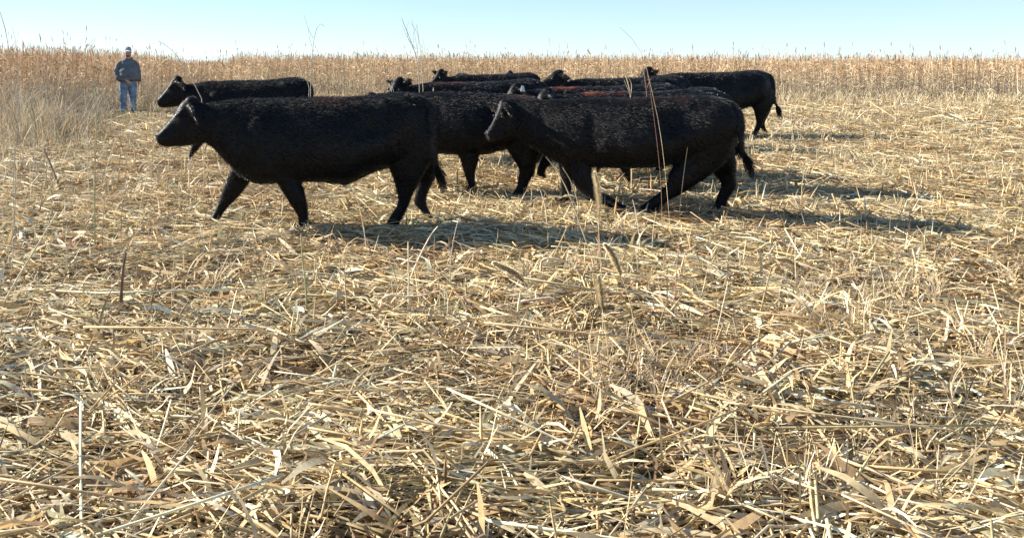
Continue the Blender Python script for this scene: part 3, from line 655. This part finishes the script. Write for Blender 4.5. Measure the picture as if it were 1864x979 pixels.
    o, _, _ = fuse('hooded_sweatshirt', T, .011, 3, M_cloth, root, lambda co, nn: np.array([[.12, .13, .135]])*(1-.45*smooth01((np.abs(nn[:, 0])-.5)*2)*(np.abs(co[:, 0]) > .22)*0)[:, None]*(1+.2*wob(co[:, 0]*12, co[:, 2]*14, 1, 1))[:, None]*np.where(co[:, 2] < .915, .6, 1)[:, None], lambda co, nn: .007*wob(co[:, 0]*9+co[:, 1]*6, co[:, 2]*16, 1.3, 4)+.004*wob(co[:, 0]*24, co[:, 2]*20, 1.2, 9))
    # jeans
    J = [loft(densify([ring(0,0,1.0,.21,.17), ring(0,0,.92,.235,.18), ring(0,0,.82,.225,.175), ring(0,.0,.76,.15,.13)], 3), 24, 2.3)]
    for s, yy in ((-1, 0), (1, .03)):
        J.append(loft(densify([ring(s*.11,yy,.92,.12,.16), ring(s*.118,yy,.75,.125,.15), ring(s*.125,yy-.005,.60,.112,.125), ring(s*.13,yy-.015,.46,.098,.11), ring(s*.132,yy,.30,.088,.10), ring(s*.136,yy,.16,.082,.095), ring(s*.14,yy-.01,.09,.090,.105), ring(s*.14,yy-.01,.055,.078,.095)], 3), 20, 2.2))
    fuse('jeans', J, .010, 3, M_cloth, root, lambda co, nn: (np.array([[.15, .235, .34]])*(1+.35*wob(co[:, 0]*10+co[:, 1]*6, co[:, 2]*22, 1, 3))[:, None]+.03*smooth01((.10-np.abs(np.abs(co[:, 0])-.12))/.1)[:, None]), lambda co, nn: .006*wob(co[:, 0]*7+co[:, 1]*5, co[:, 2]*20, 1.4, 2)*smooth01((.9-co[:, 2])/.3)+.002)
    # boots
    for s, yy in ((-1, 0), (1, .03)):
        B = [loft(densify([ring(s*.14,yy+.02,.14,.052,.06), ring(s*.14,yy+.015,.08,.054,.075), ring(s*.145,yy-.03,.045,.055,.13), ring(s*.148,yy-.045,.012,.056,.15), ring(s*.148,yy-.045,.0,.055,.148)], 3), 16, 2.4)]
        fuse('boot', B, .009, 2, M_cloth, root, const((.06, .045, .035)))
    # cap
    Cp = [loft(densify([ring(0,.0,1.715,.096,.116), ring(0,.0,1.75,.097,.117), ring(0,.005,1.80,.087,.104), ring(0,.01,1.835,.055,.065), ring(0,.01,1.85,.015,.02)], 3), 22, 2.1)]
    fuse('cap', Cp, .008, 2, M_cloth, root, lambda co, nn: np.where((co[:, 1] < -.05)[:, None], np.array([[.30, .32, .36]]), np.array([[.20, .24, .32]])))
    Vb = [((0,-.09,1.728), (.080, 0, 0), (0, .0, .010)), ((0,-.13,1.728), (.078, 0, 0), (0, 0, .008)), ((0,-.165,1.720), (.062, 0, 0), (0, 0, .007)), ((0,-.19,1.712), (.035, 0, 0), (0, 0, .005))]
    V, Fc = loft(densify(Vb, 3), 16, 2)
    me = bpy.data.meshes.new('cap_brim'); me.from_pydata([tuple(v) for v in V], [], Fc); me.materials.append(M_cloth)
    a = me.color_attributes.new('col', 'FLOAT_COLOR', 'POINT'); a.data.foreach_set('color', [.72, .72, .74, 1]*len(V)); e = bpy.data.objects.new('cap_brim', me); COL.objects.link(e); e.parent = root
build_person()

# ------------------------------------------------------------------ single stalks one can point at
def curve_pts(pts, Y, dy=0.0, n=14):
    "pixel polyline at distance Y (base first) -> smooth world points"
    a = np.array([(wx(p[0], Y), Y, wz(p[1], Y)) for p in pts], float)
    a[:, 1] += np.linspace(0, dy, len(a))
    d = np.concatenate([[0], np.cumsum(np.linalg.norm(np.diff(a, axis=0), axis=1))]); t = np.linspace(0, d[-1], n)
    out = np.stack([np.interp(t, d, a[:, i]) for i in range(3)], 1)
    for _ in range(2): out[1:-1] = out[1:-1]*.5+.25*(out[2:]+out[:-2])
    return out
TAN = (.58, .45, .27); PALE = (.70, .60, .42); BRN = (.17, .11, .07); GRN = (.42, .40, .22); RED = (.33, .17, .11); GRY = (.45, .40, .33)
def stalk(label, lines, Y, rad, colr, nodes=True, dy=0.0, cat='stalk', name='dry_stalk', group=None, leaves=0):
    g = curve_pts(lines[0], Y, dy)
    base = g[0].copy(); base[2] = float(gz(base[0], base[1]))-.01
    bag = Bag()
    for i, ln in enumerate(lines):
        p = curve_pts(ln, Y, dy if i == 0 else 0)
        if i == 0: p[0, 2] = base[2]
        n = len(p); r = rad*np.linspace(1, .55 if len(lines) == 1 else .6, n)*(1 if i == 0 else .5)
        if nodes and i == 0: r[::4] *= 1.25
        c = np.array(colr)[None]*np.random.default_rng(int(abs(ln[0][0])+i)).uniform(.8, 1.15, (n, 1))
        bag.tubes((p-base)[None], r[None], c[None], 6 if rad > .003 else 5, False)
        for q in range(leaves if i == 0 else 0):
            j = random.randrange(3, n-1); b = (p-base)[j]; a = random.uniform(0, 6.28); L = random.uniform(.06, .2)
            t = np.linspace(0, 1, 5); Q = np.stack([b[0]+np.cos(a)*L*t, b[1]+np.sin(a)*L*t, b[2]+L*(.5*t-1.2*t*t)], 1)
            bag.ribbons(Q[None], np.array([[-math.sin(a), math.cos(a), .4]]), (.006*(1-t))[None]+.0006, np.array([colr])*1.05)
    o = bag.build(name, M_stalk, None, True); o.location = base
    tag(o, label, cat, group); return o
def YB(py): return H*F/(py-PY0)
G1 = 'single dead stalks standing in the stubble'
ST = [
 ('tall thin greenish stalk standing alone left of the man, leafless', [[(173,452),(172,400),(173,300),(177,210),(172,150)]], YB(452), .0075, GRN, 0),
 ('thick dark brown broken stalk standing in the left foreground straw', [[(219,575),(221,530),(224,490),(229,461)]], YB(575), .013, BRN, 0),
 ('shorter dark stalk leaning right beside the thick brown one', [[(272,572),(280,530),(293,488)]], YB(572), .007, (.25,.17,.12), 0),
 ('long pale stalk leaning up to the right at the left foreground edge', [[(2,560),(30,510),(60,460),(105,386)]], YB(560), .008, PALE, 0),
 ('dark leaning stalk in the stubble left of the greenish one', [[(112,350),(100,318),(80,270)]], YB(352), .013, (.26,.20,.15), 0),
 ('pale upright stalk at the far left with bent wispy top', [[(18,452),(30,380),(25,250),(18,130),(16,60),(8,35),(0,22)],[(18,110),(30,80),(22,50)],[(24,230),(5,190)]], YB(452), .005, TAN, 3),
 ('slender grey stalk in the left weeds', [[(30,455),(22,330),(36,200),(32,110)]], YB(455), .004, GRY, 2),
 ('pale straight stalk standing in front of the left scrub', [[(93,250),(97,200),(108,150),(112,120)]], YB(250), .006, PALE, 1),
 ('thin stem standing left of the largest cow\'s nose', [[(277,372),(276,320),(278,270),(280,222)]], YB(372), .005, TAN, 0),
 ('second thin stem below the largest cow\'s nose', [[(300,318),(302,290),(301,262)]], YB(318), .006, TAN, 0),
 ('pale stem under the largest cow\'s jaw', [[(344,350),(345,300),(342,262)]], YB(350), .0055, PALE, 0),
 ('bent stem in front of the largest cow\'s forelegs', [[(370,372),(372,330),(374,270)]], YB(372), .005, TAN, 1),
 ('short stub standing in the straw under the largest cow\'s neck', [[(343,330),(346,300),(350,285)]], YB(330), .008, PALE, 0),
 ('long bare stem curving over the cow beside the man', [[(372,190),(363,172),(352,150),(335,120),(318,96),(300,80),(288,75)]], 10.4, .0055, PALE, 0),
 ('tall forked wispy stem rising into the sky above the second cow\'s rump', [[(566,300),(565,190),(566,130),(569,80),(572,60),(578,42),(582,28),(588,32),(590,48)],[(570,70),(562,55),(557,40),(553,27)],[(568,85),(563,70),(561,50)]], 10.2, .0055, GRY, 0),
 ('straight thin stem beside the forked one', [[(557,300),(560,190),(565,150),(555,142)]], 10.3, .004, PALE, 0),
 ('tallest feathery dead weed rising into the sky above the herd', [[(770,290),(764,180),(762,120),(757,95),(748,75),(742,60),(735,45),(731,34)],[(758,100),(750,85),(742,70),(740,50),(745,38)],[(762,120),(760,95),(757,75),(752,50),(750,36)],[(757,90),(748,78),(738,62),(732,46)],[(760,90),(762,70),(757,55),(748,42)],[(752,80),(752,60),(760,48)]], 10.5, .006, GRY, 0),
 ('upright stem standing close to the feathery weed', [[(772,290),(771,180),(768,120),(764,75),(758,45)],[(769,110),(773,90),(770,70)]], 10.6, .005, TAN, 0),
 ('bare stem right of the feathery weed', [[(789,290),(788,180),(789,160)]], 10.4, .007, PALE, 0),
 ('pair of short crossing stems before the two raised ears', [[(716,290),(716,172),(708,152)],[(718,172),(712,150)]], 10.6, .007, PALE, 0),
 ('curved bare stem crossing the right cow\'s flank', [[(1206,440),(1204,330),(1194,240),(1183,160),(1178,120),(1170,90),(1158,70),(1140,55),(1128,50)]], 7.6, .0020, RED, 0),
 ('second bare stem alongside the curved one on the right cow', [[(1222,440),(1212,320),(1201,230),(1190,180),(1176,120)]], 7.5, .0024, TAN, 0),
 ('tuft of pale stems standing above the herd at the right', [[(1150,330),(1149,175),(1144,150),(1138,135)],[(1149,175),(1141,158),(1136,146)],[(1149,172),(1150,152),(1143,140)],[(1148,172),(1136,165)]], 9.7, .008, TAN, 0),
 ('thin bare stem standing before the herd\'s right end', [[(1181,330),(1178,170),(1172,130)],[(1178,160),(1184,145)]], 9.7, .006, RED, 0),
 ('tall pale stem in front of the cow with its head hidden', [[(872,342),(864,310),(856,280)]], YB(345), .006, PALE, 0),
 ('leaning stem between the two right-hand cows\' legs', [[(1078,470),(1060,420),(1035,350),(1020,320),(1008,302),(993,285)]], YB(470), .0055, TAN, 0),
 ('bent stem arching beside the right cow\'s foreleg', [[(1052,400),(1053,370),(1040,330),(1024,305)]], YB(400), .0055, TAN, 0),
 ('pale upright stem in the middle foreground', [[(558,575),(557,520),(550,470),(548,425)]], YB(575), .0065, GRN, 1),
 ('straight pale stem right of centre in the foreground', [[(744,570),(744,510),(743,440)]], YB(570), .0065, PALE, 0),
 ('pale leaning stem crossing behind the straight one', [[(742,520),(762,470),(785,425),(797,412)]], YB(520), .006, PALE, 0),
 ('thin stem left of the straight foreground stem', [[(632,575),(629,530),(627,497)]], YB(575), .006, TAN, 0),
 ('thin curved stem leaning left of the straight foreground stem', [[(730,540),(716,490),(703,455)]], YB(540), .0055, TAN, 0),
 ('short stem standing between the rear legs\' shadow and the litter', [[(862,340),(866,300),(864,290)]], YB(340), .005, TAN, 0),
 ('reddish stem in the right foreground', [[(1090,490),(1091,450),(1088,428)]], YB(490), .0055, RED, 0),
]
for lab, lines, Y, r, c, lv in ST: stalk(lab, lines, Y, r, c, leaves=lv, group=None)
# bent broken cane lying propped in the foreground
def cane(label, pts, Y, rad, colr): return stalk(label, [pts], Y, rad, colr, True, 0, 'broken cane', 'broken_cane')
cane('broken cane folded in an arch, lying at the lower edge of the right foreground', [(1012,575),(1013,545),(1009,540),(960,547),(900,560)], YB(572), .010, (.62,.46,.34))
cane('pale cane bent over at right angle in the middle foreground', [(693,575),(694,540),(700,535),(750,542),(800,530)], YB(575), .009, (.64,.50,.34))
cane('bleached cane propped above the straw in the right foreground', [(985,500),(984,470),(990,468),(1040,478),(1046,505)], YB(505), .009, (.66,.52,.34))
# foxtail seed heads
def foxtail(label, stem, head, Y, dy=0.0):
    st_ = curve_pts(stem, Y, 0, 12); base = st_[0].copy(); base[2] = float(gz(base[0], base[1]))-.01; st_[0, 2] = base[2]
    root = empty('foxtail', base); tag(root, label, 'foxtail grass')
    b = Bag(); b.tubes((st_-base)[None], (.0022*np.ones(12))[None], np.array([TAN]), 5, False); b.build('stem', M_stalk, root)
    hd = curve_pts(head, Y, 0, 16)-base; m = 3600
    f = rng.random(m); i = f*(len(hd)-1); i0 = np.clip(i.astype(int), 0, len(hd)-2); fr = (i-i0)[:, None]
    c = hd[i0]*(1-fr)+hd[i0+1]*fr; ax = hd[i0+1]-hd[i0]; ax /= np.linalg.norm(ax, axis=1, keepdims=True)
    ra = rng.normal(0, 1, (m, 3)); ra -= ax*(ra*ax).sum(1, keepdims=True); ra /= np.linalg.norm(ra, axis=1, keepdims=True)
    d = ra*.85+ax*.55; prof = np.sin(np.clip(f, .03, .97)*np.pi)**.4
    L = rng.uniform(.014, .032, m)*prof; K = 3; t = np.linspace(0, 1, K)
    P_ = c[:, None]+d[:, None]*(L[:, None]*t)[..., None]+ra[:, None]*.001
    w = np.full((m, K), .0011)*np.array([[1.6, .9, .3]]); sv = np.cross(d, ax); sv /= np.linalg.norm(sv, axis=1, keepdims=True)+1e-6
    b = Bag(); b.ribbons(P_, sv, w, np.array([[.80, .70, .50]])*rng.uniform(.85, 1.12, (m, 1)))
    b.tubes(hd[None], (.0045*np.sin(np.linspace(.1, np.pi-.1, 16))**.4)[None], np.array([[.66, .54, .34]]), 6, False)
    b.build('seed_head', M_straw, root)
foxtail('upright pale foxtail seed head in front of the right cow\'s forelegs', [(1098,640),(1096,520),(1091,440),(1089,395)], [(1089,397),(1090,370),(1087,340),(1082,314)], YB(640))
foxtail('foxtail seed head leaning left, in the straw right of the centre', [(985,640),(975,560),(960,525),(953,512)], [(953,513),(938,498),(920,488),(897,478)], YB(640))
foxtail('foxtail seed head leaning left in the shadow near the right edge', [(1160,640),(1150,560),(1138,520),(1130,500)], [(1130,502),(1122,480),(1112,458),(1100,444)], YB(640))
foxtail('low blurred foxtail seed head at the bottom right', [(1110,680),(1105,620),(1098,575),(1096,560)], [(1096,562),(1093,540),(1090,520),(1088,502)], YB(680))
# anonymous stalks in the stubble
LAB = 'thin dry straw coloured stalk standing upright in the trampled stubble'
protos = []
for i in range(6):
    b = Bag(); K = 8; t = np.linspace(0, 1, K); hgt = .35+.09*i
    p = np.stack([.06*math.sin(i)*t**2*2, .05*math.cos(i*2)*t**2, hgt*t-.01], 1)
    b.tubes(p[None], (.0042*(1-.4*t))[None], np.array([(TAN, PALE, GRY, TAN, PALE, RED)[i]]), 5, False)
    for q in range(i % 3):
        a = rng.uniform(0, 6.28); bb = p[3+q]; tt = np.linspace(0, 1, 4); L = .12
        Q = np.stack([bb[0]+np.cos(a)*L*tt, bb[1]+np.sin(a)*L*tt, bb[2]+L*(.7*tt-1.2*tt*tt)], 1); b.ribbons(Q[None], np.array([[-math.sin(a), math.cos(a), .3]]), (.006*(1-tt))[None]+.0006, np.array([TAN]))
    protos.append(b)
made = []
rs = random.Random(5)
cnt = 0
while cnt < 140:
    Y = rs.uniform(5.2, 21); px = rs.uniform(-40, 1500) if rs.random() < .6 else rs.uniform(-40, 420)
    if 250 < px and 7.2 < Y < 17 and px > 330: 
        if Y < 17 and px < 1340 and rs.random() < .9: continue
    X = wx(px, Y); z = float(gz(X, Y)); i = rs.randrange(6)
    if i >= len(made) and len(made) < 6:
        o = protos[len(made)].build('dry_stalk', M_stalk, None, True); made.append(o)
    else:
        o = rs.choice(made).copy(); COL.objects.link(o)
    o.location = (X, Y, z); o.rotation_euler = (rs.gauss(0, .16), rs.gauss(0, .16), rs.uniform(0, 6.28)); s = rs.uniform(.5, 1.25)*(1 if px > 200 else 1.3)
    o.scale = (1, 1, s); tag(o, LAB, 'stalk', 'thin upright stalks left in the stubble'); cnt += 1
